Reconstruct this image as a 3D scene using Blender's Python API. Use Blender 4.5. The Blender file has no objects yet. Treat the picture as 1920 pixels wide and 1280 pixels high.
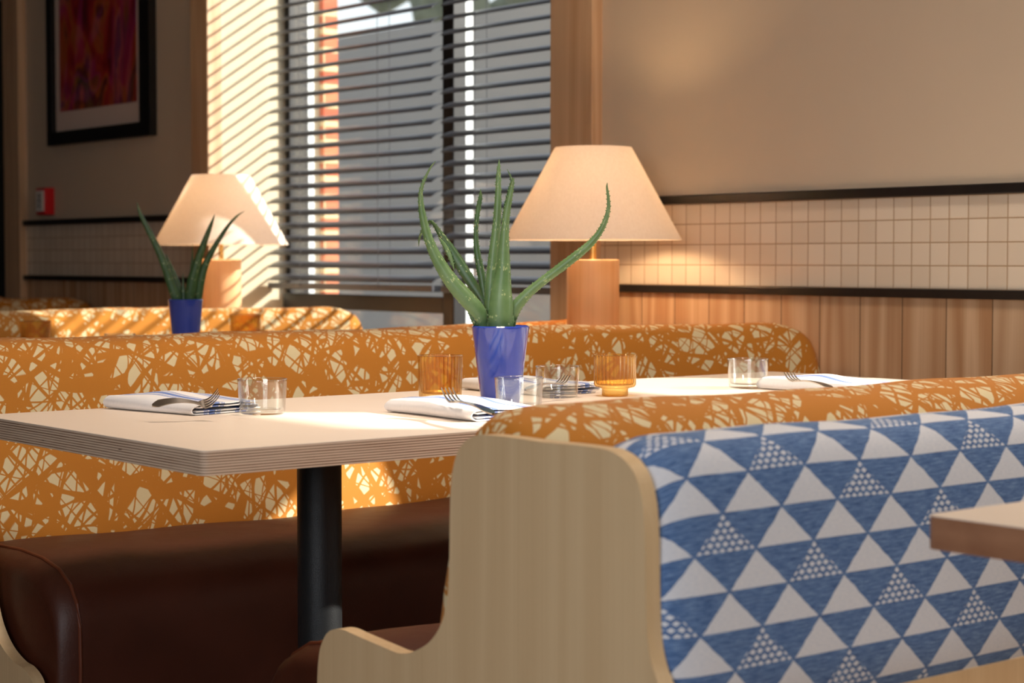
import bpy, bmesh, math, random
from mathutils import Vector, Matrix, noise
random.seed(7)
PI = math.pi
col = bpy.context.scene.collection
scene = bpy.context.scene

# ---------------------------------------------------------------- camera
FPX = 3480.0
YAW = math.radians(51.0)            # angle from the view axis to +X (booth length direction)
fh = Vector((math.cos(YAW), math.sin(YAW), 0))
RT = Vector((math.sin(YAW), -math.cos(YAW), 0))
th = math.atan(154.0 / FPX)
FW = fh * math.cos(th) + Vector((0, 0, -math.sin(th)))
UP = fh * math.sin(th) + Vector((0, 0, math.cos(th)))
CAM = Vector((0, 0, 1.02))
cam_data = bpy.data.cameras.new('camera')
cam = bpy.data.objects.new('camera', cam_data); col.objects.link(cam)
m = Matrix.Identity(4)
for i, v in enumerate((RT, UP, -FW)):
    for j in range(3): m[j][i] = v[j]
m.translation = CAM
cam.matrix_world = m
cam_data.sensor_width = 36.0
cam_data.lens = FPX / 1920 * 36
cam_data.clip_start = 0.05
cam_data.dof.use_dof = True
cam_data.dof.focus_distance = 3.35
cam_data.dof.aperture_fstop = 5.6
scene.camera = cam

# ---------------------------------------------------------------- light
SUN = Vector((-1.0, 0.80, -0.66)).normalized()
world = bpy.data.worlds.new('sky'); scene.world = world; world.use_nodes = True
wn = world.node_tree; wn.nodes.clear()
wo = wn.nodes.new('ShaderNodeOutputWorld'); wb = wn.nodes.new('ShaderNodeBackground')
sk = wn.nodes.new('ShaderNodeTexSky'); sk.sky_type = 'NISHITA'; sk.sun_disc = False
sk.sun_elevation = math.radians(27); sk.sun_rotation = math.radians(130); sk.air_density = 1.0; sk.dust_density = 2.0
hz = wn.nodes.new('ShaderNodeHueSaturation'); hz.inputs['Saturation'].default_value = .25
wn.links.new(sk.outputs[0], hz.inputs['Color']); wn.links.new(hz.outputs[0], wb.inputs[0]); wb.inputs[1].default_value = 0.36
wn.links.new(wb.outputs[0], wo.inputs[0])

def light(name, kind, loc, energy, color, direction=None, **kw):
    d = bpy.data.lights.new(name, kind); d.energy = energy; d.color = color
    for k, v in kw.items(): setattr(d, k, v)
    o = bpy.data.objects.new(name, d); col.objects.link(o); o.location = loc
    if direction is not None: o.rotation_euler = Vector(direction).to_track_quat('-Z', 'Y').to_euler()
    return o
light('sun', 'SUN', (8, -4, 6), 11.5, (1.0, 0.91, 0.79), SUN, angle=math.radians(0.8))
# added fills with no fixture: cool from behind the camera, warm from the ceiling
light('daylight_fill', 'AREA', (-1.4, -0.3, 1.65), 60.0, (0.92, 0.96, 1.0), (1, 0.45, -0.22), shape='RECTANGLE', size=1.8, size_y=1.4)
light('ceiling_fill', 'AREA', (2.1, 2.6, 2.95), 12.5, (1.0, 0.82, 0.66), (0, 0, -1), shape='DISK', size=0.6, spread=math.radians(95))
light('ceiling_fill', 'AREA', (2.5, 0.4, 2.95), 38.0, (1.0, 0.87, 0.73), (0.9, 0.5, -1), shape='DISK', size=0.6)

vs = scene.view_settings
vs.view_transform = 'Standard'; vs.look = 'None'; vs.gamma = 1.0; vs.use_curve_mapping = False
vs.exposure = 0.0

# ---------------------------------------------------------------- pixel helpers
def ray(px, py): return FW + RT * ((px - 960) / FPX) - UP * ((py - 640) / FPX)
def at_z(px, py, z):
    r = ray(px, py); return CAM + r * ((z - CAM.z) / r.z)
def at_x(px, py, X):
    r = ray(px, py); return CAM + r * (X / r.x)
def at_d(px, py, d):                # horizontal depth d
    r = ray(px, py); return CAM + r * (d / r.dot(fh))

# ---------------------------------------------------------------- material helpers
class N:
    def __init__(s, name):
        s.m = bpy.data.materials.new(name); s.m.use_nodes = True
        s.t = s.m.node_tree; s.t.nodes.clear()
        s.out = s.t.nodes.new('ShaderNodeOutputMaterial')
    def n(s, typ, **kw):
        x = s.t.nodes.new('ShaderNode' + typ)
        for k, v in kw.items(): setattr(x, k, v)
        return x
    def put(s, sock, v):
        if isinstance(v, bpy.types.NodeSocket): s.t.links.new(v, sock)
        elif v is not None:
            if hasattr(sock, 'default_value'):
                try: sock.default_value = v
                except Exception: sock.default_value = (*v, 1.0)[:4]
    def math(s, op, a, b=None, c=None, clamp=False):
        x = s.n('Math', operation=op); x.use_clamp = clamp
        s.put(x.inputs[0], a)
        if b is not None: s.put(x.inputs[1], b)
        if c is not None: s.put(x.inputs[2], c)
        return x.outputs[0]
    def sep(s, v):
        x = s.n('SeparateXYZ'); s.put(x.inputs[0], v); return x.outputs
    def comb(s, a=0., b=0., c=0.):
        x = s.n('CombineXYZ'); s.put(x.inputs[0], a); s.put(x.inputs[1], b); s.put(x.inputs[2], c); return x.outputs[0]
    def coord(s, kind='Object'): return s.n('TexCoord').outputs[kind]
    def mapping(s, v, loc=(0, 0, 0), rot=(0, 0, 0), scale=(1, 1, 1)):
        x = s.n('Mapping'); s.put(x.inputs[0], v)
        x.inputs[1].default_value = loc; x.inputs[2].default_value = rot; x.inputs[3].default_value = scale
        return x.outputs[0]
    def noise(s, v, scale=5., detail=2., rough=.5, col=False, dist=0.):
        x = s.n('TexNoise'); s.put(x.inputs['Vector'], v)
        x.inputs['Scale'].default_value = scale; x.inputs['Detail'].default_value = detail
        x.inputs['Roughness'].default_value = rough; x.inputs['Distortion'].default_value = dist
        return x.outputs['Color' if col else 'Fac']
    def mix(s, f, a, b, blend='MIX'):
        x = s.n('Mix', data_type='RGBA', blend_type=blend)
        s.put(x.inputs[0], f)
        for i, v in ((6, a), (7, b)):
            if isinstance(v, bpy.types.NodeSocket): s.t.links.new(v, x.inputs[i])
            else: x.inputs[i].default_value = (v[0], v[1], v[2], 1)
        return x.outputs[2]
    def ramp(s, f, stops):
        x = s.n('ValToRGB'); s.put(x.inputs[0], f); e = x.color_ramp.elements
        e[0].position, e[0].color = stops[0][0], (*stops[0][1], 1)
        e[1].position, e[1].color = stops[-1][0], (*stops[-1][1], 1)
        for p, c in stops[1:-1]:
            k = e.new(p); k.color = (*c, 1)
        return x.outputs[0]
    def bump(s, h, strength=.3, dist=.01):
        x = s.n('Bump'); s.put(x.inputs['Height'], h)
        x.inputs['Strength'].default_value = strength; x.inputs['Distance'].default_value = dist
        return x.outputs[0]
    def bsdf(s, color=(.5, .5, .5), rough=.5, metal=0., normal=None, **kw):
        b = s.n('BsdfPrincipled'); s.put(b.inputs['Base Color'], color if isinstance(color, bpy.types.NodeSocket) else (*color, 1))
        s.put(b.inputs['Roughness'], rough); s.put(b.inputs['Metallic'], metal)
        if normal is not None: s.put(b.inputs['Normal'], normal)
        for k, v in kw.items(): s.put(b.inputs[k.replace('_', ' ')], v)
        return b.outputs[0]
    def done(s, sh):
        s.t.links.new(sh, s.out.inputs[0]); return s.m

def lin(r, g, b):
    f = lambda c: (c / 255 / 12.92) if c / 255 <= .04045 else ((c / 255 + .055) / 1.055) ** 2.4
    return (f(r), f(g), f(b))

def plain(name, color, rough=.5, metal=0., var=.06, scale=30, bump=0., **kw):
    n = N(name); c = n.coord()
    v = n.noise(c, scale, 3)
    dk = tuple(x * (1 - var) for x in color); lt = tuple(min(1, x * (1 + var)) for x in color)
    return n.done(n.bsdf(n.mix(v, dk, lt), rough, metal, normal=n.bump(v, bump, .002) if bump else None, **kw))

def wood(name, base, dark, axis='Z', scale=1., rough=.5, planks=None, contrast=1., kn=0.3):
    """vertical or lengthwise grain; planks=(coordinate index, width) varies grain and tone per board"""
    n = N(name); c = n.coord(); x, y, z = n.sep(c)
    off = 0.
    tone = None
    if planks:
        pc = (x, y, z)[planks[0]]
        q = n.math('DIVIDE', pc, planks[1]); fl = n.math('FLOOR', q)
        w = n.n('TexWhiteNoise', noise_dimensions='1D'); n.put(w.inputs['W'], fl)
        off = n.math('MULTIPLY', w.outputs['Value'], 13.7)
        tone = w.outputs['Value']
        fr = n.math('FRACT', q)
        edge = n.math('MINIMUM', fr, n.math('SUBTRACT', 1., fr))
        gap = n.math('LESS_THAN', edge, .010)
    s = {'X': (.8, 14, 14), 'Y': (14, .8, 14), 'Z': (14, 14, .8)}[axis]
    v = n.n('VectorMath', operation='ADD'); n.put(v.inputs[0], c); n.put(v.inputs[1], n.comb(off, off, off))
    mp = n.mapping(v.outputs[0], scale=tuple(k * scale for k in s))
    warp = n.noise(mp, .45, 2, col=False)
    rings = n.math('FRACT', n.math('MULTIPLY', warp, 9.))
    rings = n.math('ABSOLUTE', n.math('SUBTRACT', n.math('MULTIPLY', rings, 2.), 1.))
    fine = n.noise(n.mapping(mp, scale=(9, 9, 1)), 2., 4, .65)
    f = n.math('ADD', n.math('MULTIPLY', rings, kn), n.math('MULTIPLY', fine, .9 - kn * .5))
    f = n.math('MULTIPLY_ADD', n.math('SUBTRACT', f, .5), contrast, .5, clamp=True)
    colr = n.mix(f, base, dark)
    if tone is not None:
        colr = n.mix(n.math('MULTIPLY', tone, .55), colr, tuple(k * .74 for k in base))
        colr = n.mix(gap, colr, tuple(k * .25 for k in dark))
    return n.done(n.bsdf(colr, rough, normal=n.bump(fine, .08, .002)))

def brushed_fabric(name, orange, cream):
    n = N(name); uv = n.coord('UV')
    nz = n.noise(uv, 6., 2, col=True)
    w = n.n('VectorMath', operation='SCALE'); n.put(w.inputs[0], nz); w.inputs[3].default_value = .03
    ad = n.n('VectorMath', operation='ADD'); n.put(ad.inputs[0], uv); n.put(ad.inputs[1], w.outputs[0])
    p = ad.outputs[0]
    wv = n.noise(uv, 11., 1)
    tot = None
    for k, (ang, a, b, t) in enumerate(((-56, 5, 18, .0042), (46, 5.5, 17, .0046), (-72, 5, 27, .0020), (-42, 6, 31, .0022), (57, 5, 30, .0018), (20, 4, 17, .0012))):
        mp = n.mapping(n.mapping(p, loc=(k * 3.1, k * 1.7, 0), rot=(0, 0, math.radians(ang))), scale=(a, b, 1))
        vo = n.n('TexVoronoi', feature='DISTANCE_TO_EDGE', voronoi_dimensions='2D'); n.put(vo.inputs['Vector'], mp)
        vo.inputs['Scale'].default_value = 1.; vo.inputs['Randomness'].default_value = .95
        d = n.math('SUBTRACT', n.math('DIVIDE', vo.outputs['Distance'], b), n.math('MAXIMUM', n.math('MULTIPLY_ADD', n.math('SUBTRACT', wv, .5), t * 2.4, t * 1.0), min(t, .0011)))
        tot = d if tot is None else n.math('MINIMUM', tot, d)
    f = n.math('MULTIPLY_ADD', tot, 1800., .5, clamp=True)
    weave = n.noise(n.mapping(uv, scale=(1, 1.6, 1)), 700., 1)
    o2 = n.mix(weave, tuple(k * .82 for k in orange), tuple(min(1, k * 1.15) for k in orange))
    c2 = n.mix(weave, tuple(k * .88 for k in cream), tuple(min(1, k * 1.08) for k in cream))
    return n.done(n.bsdf(n.mix(f, o2, c2), .85, normal=n.bump(weave, .15, .001), Sheen_Weight=.05))

def triangle_fabric(name):
    n = N(name); uv = n.coord('UV'); u, v, _ = n.sep(uv)
    CW, RH = .097, .0440
    wob = n.noise(uv, 60., 2)
    u = n.math('ADD', u, n.math('MULTIPLY', n.math('SUBTRACT', wob, .5), .006))
    u = n.math('SUBTRACT', u, .144)
    V = n.math('DIVIDE', n.math('SUBTRACT', v, .015), RH); row = n.math('FLOOR', V); fy = n.math('SUBTRACT', V, row)
    U = n.math('ADD', n.math('DIVIDE', u, CW), n.math('MULTIPLY', row, .5))
    cu = n.math('FLOOR', U); fx = n.math('SUBTRACT', U, cu)
    lim = n.math('MULTIPLY', n.math('SUBTRACT', 1.0, fy), .5)
    ins = n.math('MULTIPLY', n.math('LESS_THAN', n.math('ABSOLUTE', n.math('SUBTRACT', fx, .5)), lim), n.math('GREATER_THAN', fy, .05))
    k = n.math('FLOORED_MODULO', n.math('ADD', cu, row), 4.)
    dotted = n.math('LESS_THAN', n.math('ABSOLUTE', n.math('SUBTRACT', k, 1.)), .5)
    # diamonds of small dots inside the dotted triangles
    gu = n.math('MULTIPLY', fx, 8.); gv = n.math('MULTIPLY', fy, 6.)
    a = n.math('SUBTRACT', n.math('FRACT', n.math('ADD', gu, n.math('MULTIPLY', n.math('FLOOR', gv), .5))), .5)
    b = n.math('SUBTRACT', n.math('FRACT', gv), .5)
    dd = n.math('LESS_THAN', n.math('ADD', n.math('MULTIPLY', n.math('ABSOLUTE', a), 1.1), n.math('ABSOLUTE', b)), .46)
    white = n.math('MULTIPLY', ins, n.math('ADD', n.math('SUBTRACT', 1., dotted), n.math('MULTIPLY', dotted, dd)), clamp=True)
    streak = n.noise(n.mapping(uv, scale=(1, 11, 1)), 42., 4, .8)
    blue = n.ramp(streak, [(.32, lin(38, 66, 116)), (.5, lin(82, 115, 165)), (.68, lin(132, 160, 198))])
    wh = n.mix(n.noise(n.mapping(uv, scale=(1, 4, 1)), 160., 3), lin(196, 202, 216), lin(238, 236, 238))
    return n.done(n.bsdf(n.mix(white, blue, wh), .9, normal=n.bump(streak, .15, .001), Sheen_Weight=.1))

def plywood_edge(name, base, dark, zper=.0020):
    n = N(name); c = n.coord(); x, y, z = n.sep(c)
    wob = n.noise(n.mapping(c, scale=(3, 3, 1)), 1.5, 2)
    zz = n.math('ADD', n.math('DIVIDE', z, zper), n.math('MULTIPLY', wob, .5))
    f = n.math('PINGPONG', zz, 1.)
    f = n.math('MULTIPLY_ADD', n.math('SUBTRACT', f, .5), 2.2, .45, clamp=True)
    st = n.noise(n.mapping(c, scale=(6, 6, 260)), 1., 3, .7)
    f = n.math('MULTIPLY', f, n.math('MULTIPLY_ADD', st, 1.4, .1), clamp=True)
    spots = n.math('GREATER_THAN', n.noise(n.mapping(c, scale=(30, 30, 330)), 1., 1), .77)
    return n.done(n.bsdf(n.mix(spots, n.mix(f, base, dark), tuple(k * .4 for k in dark)), .6))

M = {}
M['orange'] = brushed_fabric('orange_brushstroke_fabric', lin(189, 119, 30), lin(220, 202, 160))
M['blue_tri'] = triangle_fabric('blue_triangle_fabric')
def leather():
    n = N('brown_leather'); c = n.coord()
    a = n.noise(c, 7., 3); b = n.noise(c, 260., 2)
    return n.done(n.bsdf(n.mix(a, lin(54, 21, 10), lin(88, 38, 18)), n.math('MULTIPLY_ADD', a, .2, .42), normal=n.bump(n.math('ADD', n.math('MULTIPLY', a, 3.), n.math('MULTIPLY', b, .2)), .25, .006)))
M['leather'] = leather()
M['welt'] = plain('leather_welt', lin(104, 48, 24), .5)
M['panel'] = wood('pale_ash_veneer', lin(232, 202, 160), lin(206, 170, 126), 'Z', 1., .55, contrast=.8)
M['panel_edge'] = wood('pale_edge_band', lin(232, 205, 165), lin(208, 172, 124), 'Z', 2., .5, contrast=.7)
M['laminate'] = plain('cream_laminate', lin(243, 226, 209), .40, var=.02, scale=12, Specular_IOR_Level=.25)
M['ply'] = plywood_edge('plywood_edge', lin(232, 204, 178), lin(128, 88, 64))
M['oak_edge'] = wood('brown_wood_edge', lin(176, 128, 96), lin(128, 82, 56), 'Y', 1.5, .5)
M['black_metal'] = plain('black_powder_coat', (.012, .013, .015), .38, var=.5, scale=900, bump=.3)
M['black_trim'] = plain('black_painted_rail', (.012, .010, .010), .35, var=.4, scale=40)
M['plaster'] = plain('cream_wall_paint', lin(206, 188, 166), .85, var=.02, scale=6)
M['jamb'] = plain('cream_jamb_paint', lin(206, 192, 166), .85, var=.03, scale=60, bump=.2)
M['ceiling'] = plain('ceiling_paint', lin(214, 204, 190), .9, var=.02)
M['wain'] = wood('wainscot_boards', lin(222, 190, 156), lin(180, 136, 98), 'Z', .8, .5, planks=(1, .137), contrast=1.4, kn=.6)
M['casing'] = wood('casing_wood', lin(222, 190, 156), lin(186, 146, 110), 'Z', .8, .5, contrast=1., kn=.45)
M['lamp_wood'] = wood('turned_lamp_wood', lin(230, 192, 150), lin(204, 154, 108), 'Z', .9, .45, contrast=1.)
M['dark_frame'] = plain('dark_window_frame', lin(26, 24, 27), .4, var=.15)
M['slat'] = plain('charcoal_slat', lin(84, 86, 94), .38, var=.1)
M['alu'] = plain('white_window_metal', lin(226, 232, 236), .5)
M['brass'] = plain('brass', (.8, .5, .16), .3, 1.)
M['blue_glaze'] = plain('cobalt_glaze', lin(46, 74, 180), .10, var=.12, scale=14, Coat_Weight=.5)
M['soil'] = plain('dark_soil', (.03, .02, .012), .95, var=.5, scale=200, bump=.8)
M['steel'] = plain('stainless_steel', (.42, .40, .38), .22, 1., var=.05)
M['concrete'] = plain('floor_concrete', lin(70, 60, 52), .6, var=.1, scale=5)
M['dark_wall'] = plain('dark_wall_paint', (.02, .018, .016), .7, var=.1)
M['facade'] = plain('grey_facade', lin(166, 164, 162), .8, var=.06, scale=2)
M['asphalt'] = plain('asphalt', lin(120, 120, 120), .9, var=.1)
M['black_frame'] = plain('black_picture_frame', (.010, .009, .009), .3, var=.2)
M['mat_board'] = plain('white_mat_board', lin(225, 205, 195), .8, var=.02)
M['red'] = plain('red_enamel', lin(205, 20, 30), .35, var=.05)
M['white'] = plain('white_enamel', lin(240, 236, 230), .4, var=.02)
M['ink'] = plain('black_ink', (.02, .02, .02), .5)
M['green_bush'] = plain('shrub_leaves', lin(110, 116, 100), .8, var=.5, scale=9)

def tile_mat():
    n = N('cream_square_tile'); c = n.coord(); x, y, z = n.sep(c)
    T, Z0 = .0575, .9465
    def e(v, o):
        q = n.math('FRACT', n.math('DIVIDE', n.math('SUBTRACT', v, o), T))
        return n.math('MINIMUM', q, n.math('SUBTRACT', 1., q))
    d = n.math('MINIMUM', e(y, 0.), e(z, Z0))
    g = n.math('LESS_THAN', d, .026)
    h = n.math('MULTIPLY', n.math('MINIMUM', d, .08), 12.)
    w = n.n('TexWhiteNoise', noise_dimensions='2D')
    n.put(w.inputs['Vector'], n.comb(n.math('FLOOR', n.math('DIVIDE', y, T)), n.math('FLOOR', n.math('DIVIDE', n.math('SUBTRACT', z, Z0), T)), 0.))
    tc = n.mix(w.outputs['Value'], lin(222, 206, 186), lin(232, 217, 198))
    return n.done(n.bsdf(n.mix(g, tc, lin(176, 146, 114)), n.math('MULTIPLY_ADD', g, .5, .3), normal=n.bump(h, .4, .002)))
M['tile'] = tile_mat()

def brick_mat():
    n = N('red_brick'); c = n.coord(); x, y, z = n.sep(c)
    v = n.comb(n.math('ADD', x, y), z, 0.)
    b = n.n('TexBrick'); n.put(b.inputs['Vector'], v); b.inputs['Scale'].default_value = 1.
    b.inputs['Brick Width'].default_value = .21; b.inputs['Row Height'].default_value = .075; b.inputs['Mortar Size'].default_value = .012
    b.inputs['Color1'].default_value = (*lin(190, 96, 70), 1); b.inputs['Color2'].default_value = (*lin(206, 128, 92), 1); b.inputs['Mortar'].default_value = (*lin(214, 190, 150), 1)
    return n.done(n.bsdf(b.outputs['Color'], .9))
M['brick'] = brick_mat()

def thin_glass(name, tint, gloss=1.0, rough=.02):
    n = N(name); fr = n.n('Fresnel')
    n.put(fr.inputs[0], n.math('MULTIPLY_ADD', n.n('NewGeometry').outputs['Backfacing'], 1 / 1.5 - 1.5, 1.5))
    t = n.n('BsdfTransparent'); t.inputs[0].default_value = (*tint, 1)
    g = n.n('BsdfGlossy'); g.inputs['Roughness'].default_value = rough
    mx = n.n('MixShader'); n.put(mx.inputs[0], n.math('MULTIPLY', fr.outputs[0], gloss, clamp=True))
    n.t.links.new(t.outputs[0], mx.inputs[1]); n.t.links.new(g.outputs[0], mx.inputs[2])
    return n.done(mx.outputs[0])
M['glass'] = thin_glass('clear_tumbler_glass', (.965, .975, .97), 1.9)
M['pane'] = thin_glass('window_glass', (.93, .95, .95), .8)
def amber():
    n = N('amber_glass'); bf = n.n('NewGeometry').outputs['Backfacing']
    lw = n.n('LayerWeight'); lw.inputs[0].default_value = .5
    t = n.n('BsdfTransparent'); n.put(t.inputs[0], n.mix(n.math('POWER', lw.outputs['Facing'], 1.6), (.98, .83, .48), (.42, .22, .06)))
    fr = n.n('Fresnel'); n.put(fr.inputs[0], n.math('MULTIPLY_ADD', bf, 1 / 1.5 - 1.5, 1.5))
    g = n.n('BsdfGlossy'); g.inputs['Roughness'].default_value = .05; g.inputs['Color'].default_value = (1, .9, .7, 1)
    gl = n.n('BsdfTranslucent'); gl.inputs['Color'].default_value = (.95, .6, .15, 1)
    a = n.n('MixShader'); n.put(a.inputs[0], n.math('MULTIPLY', fr.outputs[0], 1.6, clamp=True))
    n.t.links.new(t.outputs[0], a.inputs[1]); n.t.links.new(g.outputs[0], a.inputs[2])
    b = n.n('MixShader'); b.inputs[0].default_value = .06
    n.t.links.new(a.outputs[0], b.inputs[1]); n.t.links.new(gl.outputs[0], b.inputs[2])
    return n.done(b.outputs[0])
M['amber'] = amber()
def shade_mat():
    n = N('linen_lamp_shade'); c = n.coord()
    w = n.noise(n.mapping(c, scale=(1, 1, .25)), 220., 2)
    colr = n.mix(w, lin(234, 226, 218), lin(250, 244, 238))
    d = n.n('BsdfDiffuse'); n.put(d.inputs[0], colr)
    t = n.n('BsdfTranslucent'); n.put(t.inputs[0], colr)
    mx = n.n('MixShader'); mx.inputs[0].default_value = .42
    n.t.links.new(d.outputs[0], mx.inputs[1]); n.t.links.new(t.outputs[0], mx.inputs[2])
    return n.done(mx.outputs[0])
M['shade'] = shade_mat()
def bulb_mat():
    n = N('warm_bulb'); e = n.n('Emission'); e.inputs[0].default_value = (1, .66, .36, 1); e.inputs[1].default_value = 165.
    return n.done(e.outputs[0])
M['bulb'] = bulb_mat()
def aloe_mat(name, a, b):
    n = N(name); c = n.coord(); uv = n.coord('UV')
    f = n.noise(c, 35., 3)
    base = n.mix(f, a, b)
    vo = n.n('TexVoronoi', feature='F1', voronoi_dimensions='2D'); n.put(vo.inputs['Vector'], n.mapping(uv, scale=(.28, 1, 1)))
    vo.inputs['Scale'].default_value = 330.
    keep = n.math('GREATER_THAN', n.noise(uv, 40., 2), .56)
    sp = n.math('MULTIPLY', n.math('LESS_THAN', vo.outputs['Distance'], .22), keep)
    colr = n.mix(n.math('MULTIPLY', sp, .6), base, lin(190, 205, 150))
    return n.done(n.bsdf(colr, .38, normal=n.bump(f, .2, .003), Subsurface_Weight=.05))
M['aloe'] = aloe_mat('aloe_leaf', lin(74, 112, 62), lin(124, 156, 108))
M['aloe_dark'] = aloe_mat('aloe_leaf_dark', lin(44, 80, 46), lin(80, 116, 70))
def napkin_mat():
    n = N('white_napkin_blue_stripes'); uv = n.coord('UV'); u, v, _ = n.sep(uv)
    tot = None
    for c0 in (.047, .118):
        for o, hw in ((0, .0065), (-.0115, .0009), (-.0145, .0009), (-.0175, .0009), (.0115, .0009), (.0145, .0009), (.0175, .0009)):
            k = n.math('LESS_THAN', n.math('ABSOLUTE', n.math('SUBTRACT', u, c0 + o)), hw)
            tot = k if tot is None else n.math('MAXIMUM', tot, k)
    w = n.noise(uv, 900., 1)
    return n.done(n.bsdf(n.mix(n.math('MULTIPLY', tot, .85), n.mix(w, lin(232, 230, 232), lin(250, 248, 248)), lin(66, 112, 196)), .9, normal=n.bump(n.noise(uv, 60., 3), .35, .004)))
M['napkin'] = napkin_mat()
def art_mat():
    n = N('abstract_painting'); c = n.coord(); 
    p = n.mapping(c, scale=(1, 1.0, .55))
    a = n.noise(p, 5., 3, .5, dist=1.6); b = n.noise(n.mapping(p, loc=(3, 7, 1)), 3.2, 2, dist=2.5)
    r = n.ramp(a, [(.28, lin(40, 12, 16)), (.42, lin(150, 26, 30)), (.50, lin(196, 60, 40)), (.57, lin(210, 120, 40)), (.63, lin(70, 30, 40)), (.74, lin(128, 112, 60))])
    r2 = n.ramp(b, [(.35, lin(150, 30, 60)), (.5, lin(120, 20, 24)), (.6, lin(176, 60, 150)), (.7, lin(90, 100, 60))])
    return n.done(n.bsdf(n.mix(.42, r, r2), .3))
M['art'] = art_mat()

# ---------------------------------------------------------------- object helpers
def tag(o, label=None, cat=None, group=None, kind=None):
    if label: o['label'] = label
    if cat: o['category'] = cat
    if group: o['group'] = group
    if kind: o['kind'] = kind
    return o
def thing(name, label, cat, loc, group=None):
    o = bpy.data.objects.new(name, None); col.objects.link(o); o.location = loc; o.empty_display_size = .05
    return tag(o, label, cat, group)
def obj(name, bm, mat, parent=None, smooth=False, label=None, bevel=0., angle=35):
    me = bpy.data.meshes.new(name)
    if isinstance(bm, bmesh.types.BMesh):
        bmesh.ops.recalc_face_normals(bm, faces=bm.faces[:]); bm.to_mesh(me); bm.free()
    o = bpy.data.objects.new(name, me); col.objects.link(o)
    for mm in (mat if isinstance(mat, (list, tuple)) else [mat]): me.materials.append(mm)
    if smooth:
        for p in me.polygons: p.use_smooth = True
        if angle: me.set_sharp_from_angle(angle=math.radians(angle))
    if bevel:
        b = o.modifiers.new('bevel', 'BEVEL'); b.width = bevel; b.segments = 3; b.limit_method = 'ANGLE'
        for p in me.polygons: p.use_smooth = True
        me.set_sharp_from_angle(angle=math.radians(angle))
    if parent is not None:
        o.parent = parent
        w = Vector((0, 0, 0)); q = parent
        while q is not None: w += q.location; q = q.parent
        o.location = -w
    if label: o['label'] = label
    return o
def struct(name, bm, mat, **kw):
    o = obj(name, bm, mat, **kw); o['kind'] = 'structure'; return o
def copy_tree(o, parent=None):
    c = o.copy(); col.objects.link(c); c.parent = parent
    for ch in [k for k in bpy.data.objects if k.parent == o]: copy_tree(ch, c)
    return c
def box(bm, x0, x1, y0, y1, z0, z1, mi=0):
    v = [bm.verts.new(p) for p in ((x0, y0, z0), (x1, y0, z0), (x1, y1, z0), (x0, y1, z0), (x0, y0, z1), (x1, y0, z1), (x1, y1, z1), (x0, y1, z1))]
    for f in ((0, 3, 2, 1), (4, 5, 6, 7), (0, 1, 5, 4), (1, 2, 6, 5), (2, 3, 7, 6), (3, 0, 4, 7)):
        bm.faces.new([v[i] for i in f]).material_index = mi
    return v
def boxes(*bs):
    bm = bmesh.new()
    for b in bs: box(bm, *b)
    return bm
def lathe(bm, cx, cy, prof, seg=48, flute=None, closed=False, mi=0):
    """prof: list of (r, z); flute(r, z, ang) -> r"""
    rings = []
    for r, z in prof:
        if r < 1e-5: rings.append([bm.verts.new((cx, cy, z))]); continue
        rings.append([bm.verts.new((cx + math.cos(2 * PI * k / seg) * (flute(r, z, 2 * PI * k / seg) if flute else r), cy + math.sin(2 * PI * k / seg) * (flute(r, z, 2 * PI * k / seg) if flute else r), z)) for k in range(seg)])
    pr = list(zip(rings, rings[1:])) + ([(rings[-1], rings[0])] if closed else [])
    for a, b in pr:
        for k in range(seg):
            k2 = (k + 1) % seg
            if len(a) == 1 and len(b) == 1: continue
            if len(a) == 1: f = (a[0], b[k], b[k2])
            elif len(b) == 1: f = (a[k], a[k2], b[0])
            else: f = (a[k], a[k2], b[k2], b[k])
            bm.faces.new(f).material_index = mi
    return bm
def sweep(stations, closed_prof=True, cap=True):
    """stations: list of lists of Vector (same count) -> mesh with UV (u = length along, v = perimeter)"""
    bm = bmesh.new(); uvl = bm.loops.layers.uv.new('UVMap')
    n = len(stations[0]); mid = stations[len(stations) // 2]
    vlen = [0.]
    for i in range(n): vlen.append(vlen[-1] + (mid[(i + 1) % n] - mid[i]).length)
    ulen = [0.]
    def cen(s): return sum(s, Vector()) / n
    for a, b in zip(stations, stations[1:]): ulen.append(ulen[-1] + (cen(b) - cen(a)).length)
    vs_ = [[bm.verts.new(p) for p in s] for s in stations]
    for i in range(len(stations) - 1):
        for j in range(n if closed_prof else n - 1):
            j2 = (j + 1) % n
            f = bm.faces.new((vs_[i][j], vs_[i][j2], vs_[i + 1][j2], vs_[i + 1][j]))
            for l, uv in zip(f.loops, ((ulen[i], vlen[j]), (ulen[i], vlen[j + 1]), (ulen[i + 1], vlen[j + 1]), (ulen[i + 1], vlen[j]))): l[uvl].uv = uv
    if cap and closed_prof:
        for e, u in ((0, 0.), (-1, ulen[-1])):
            f = bm.faces.new(vs_[e])
            for l, k in zip(f.loops, range(n)):
                p = stations[e][k]; c = cen(stations[e])
                l[uvl].uv = (u + (p.y - c.y), vlen[0] + (p.z - stations[e][0].z))
    return bm
def crom(pts, per=8):
    """Catmull-Rom through tuples of floats"""
    out = []
    P = [pts[0]] + list(pts) + [pts[-1]]
    for i in range(1, len(P) - 2):
        for k in range(per):
            t = k / per
            out.append(tuple(.5 * ((2 * b) + (-a + c) * t + (2 * a - 5 * b + 4 * c - d) * t * t + (-a + 3 * b - 3 * c + d) * t ** 3) for a, b, c, d in zip(P[i - 1], P[i], P[i + 1], P[i + 2])))
    out.append(tuple(pts[-1])); return out
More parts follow.
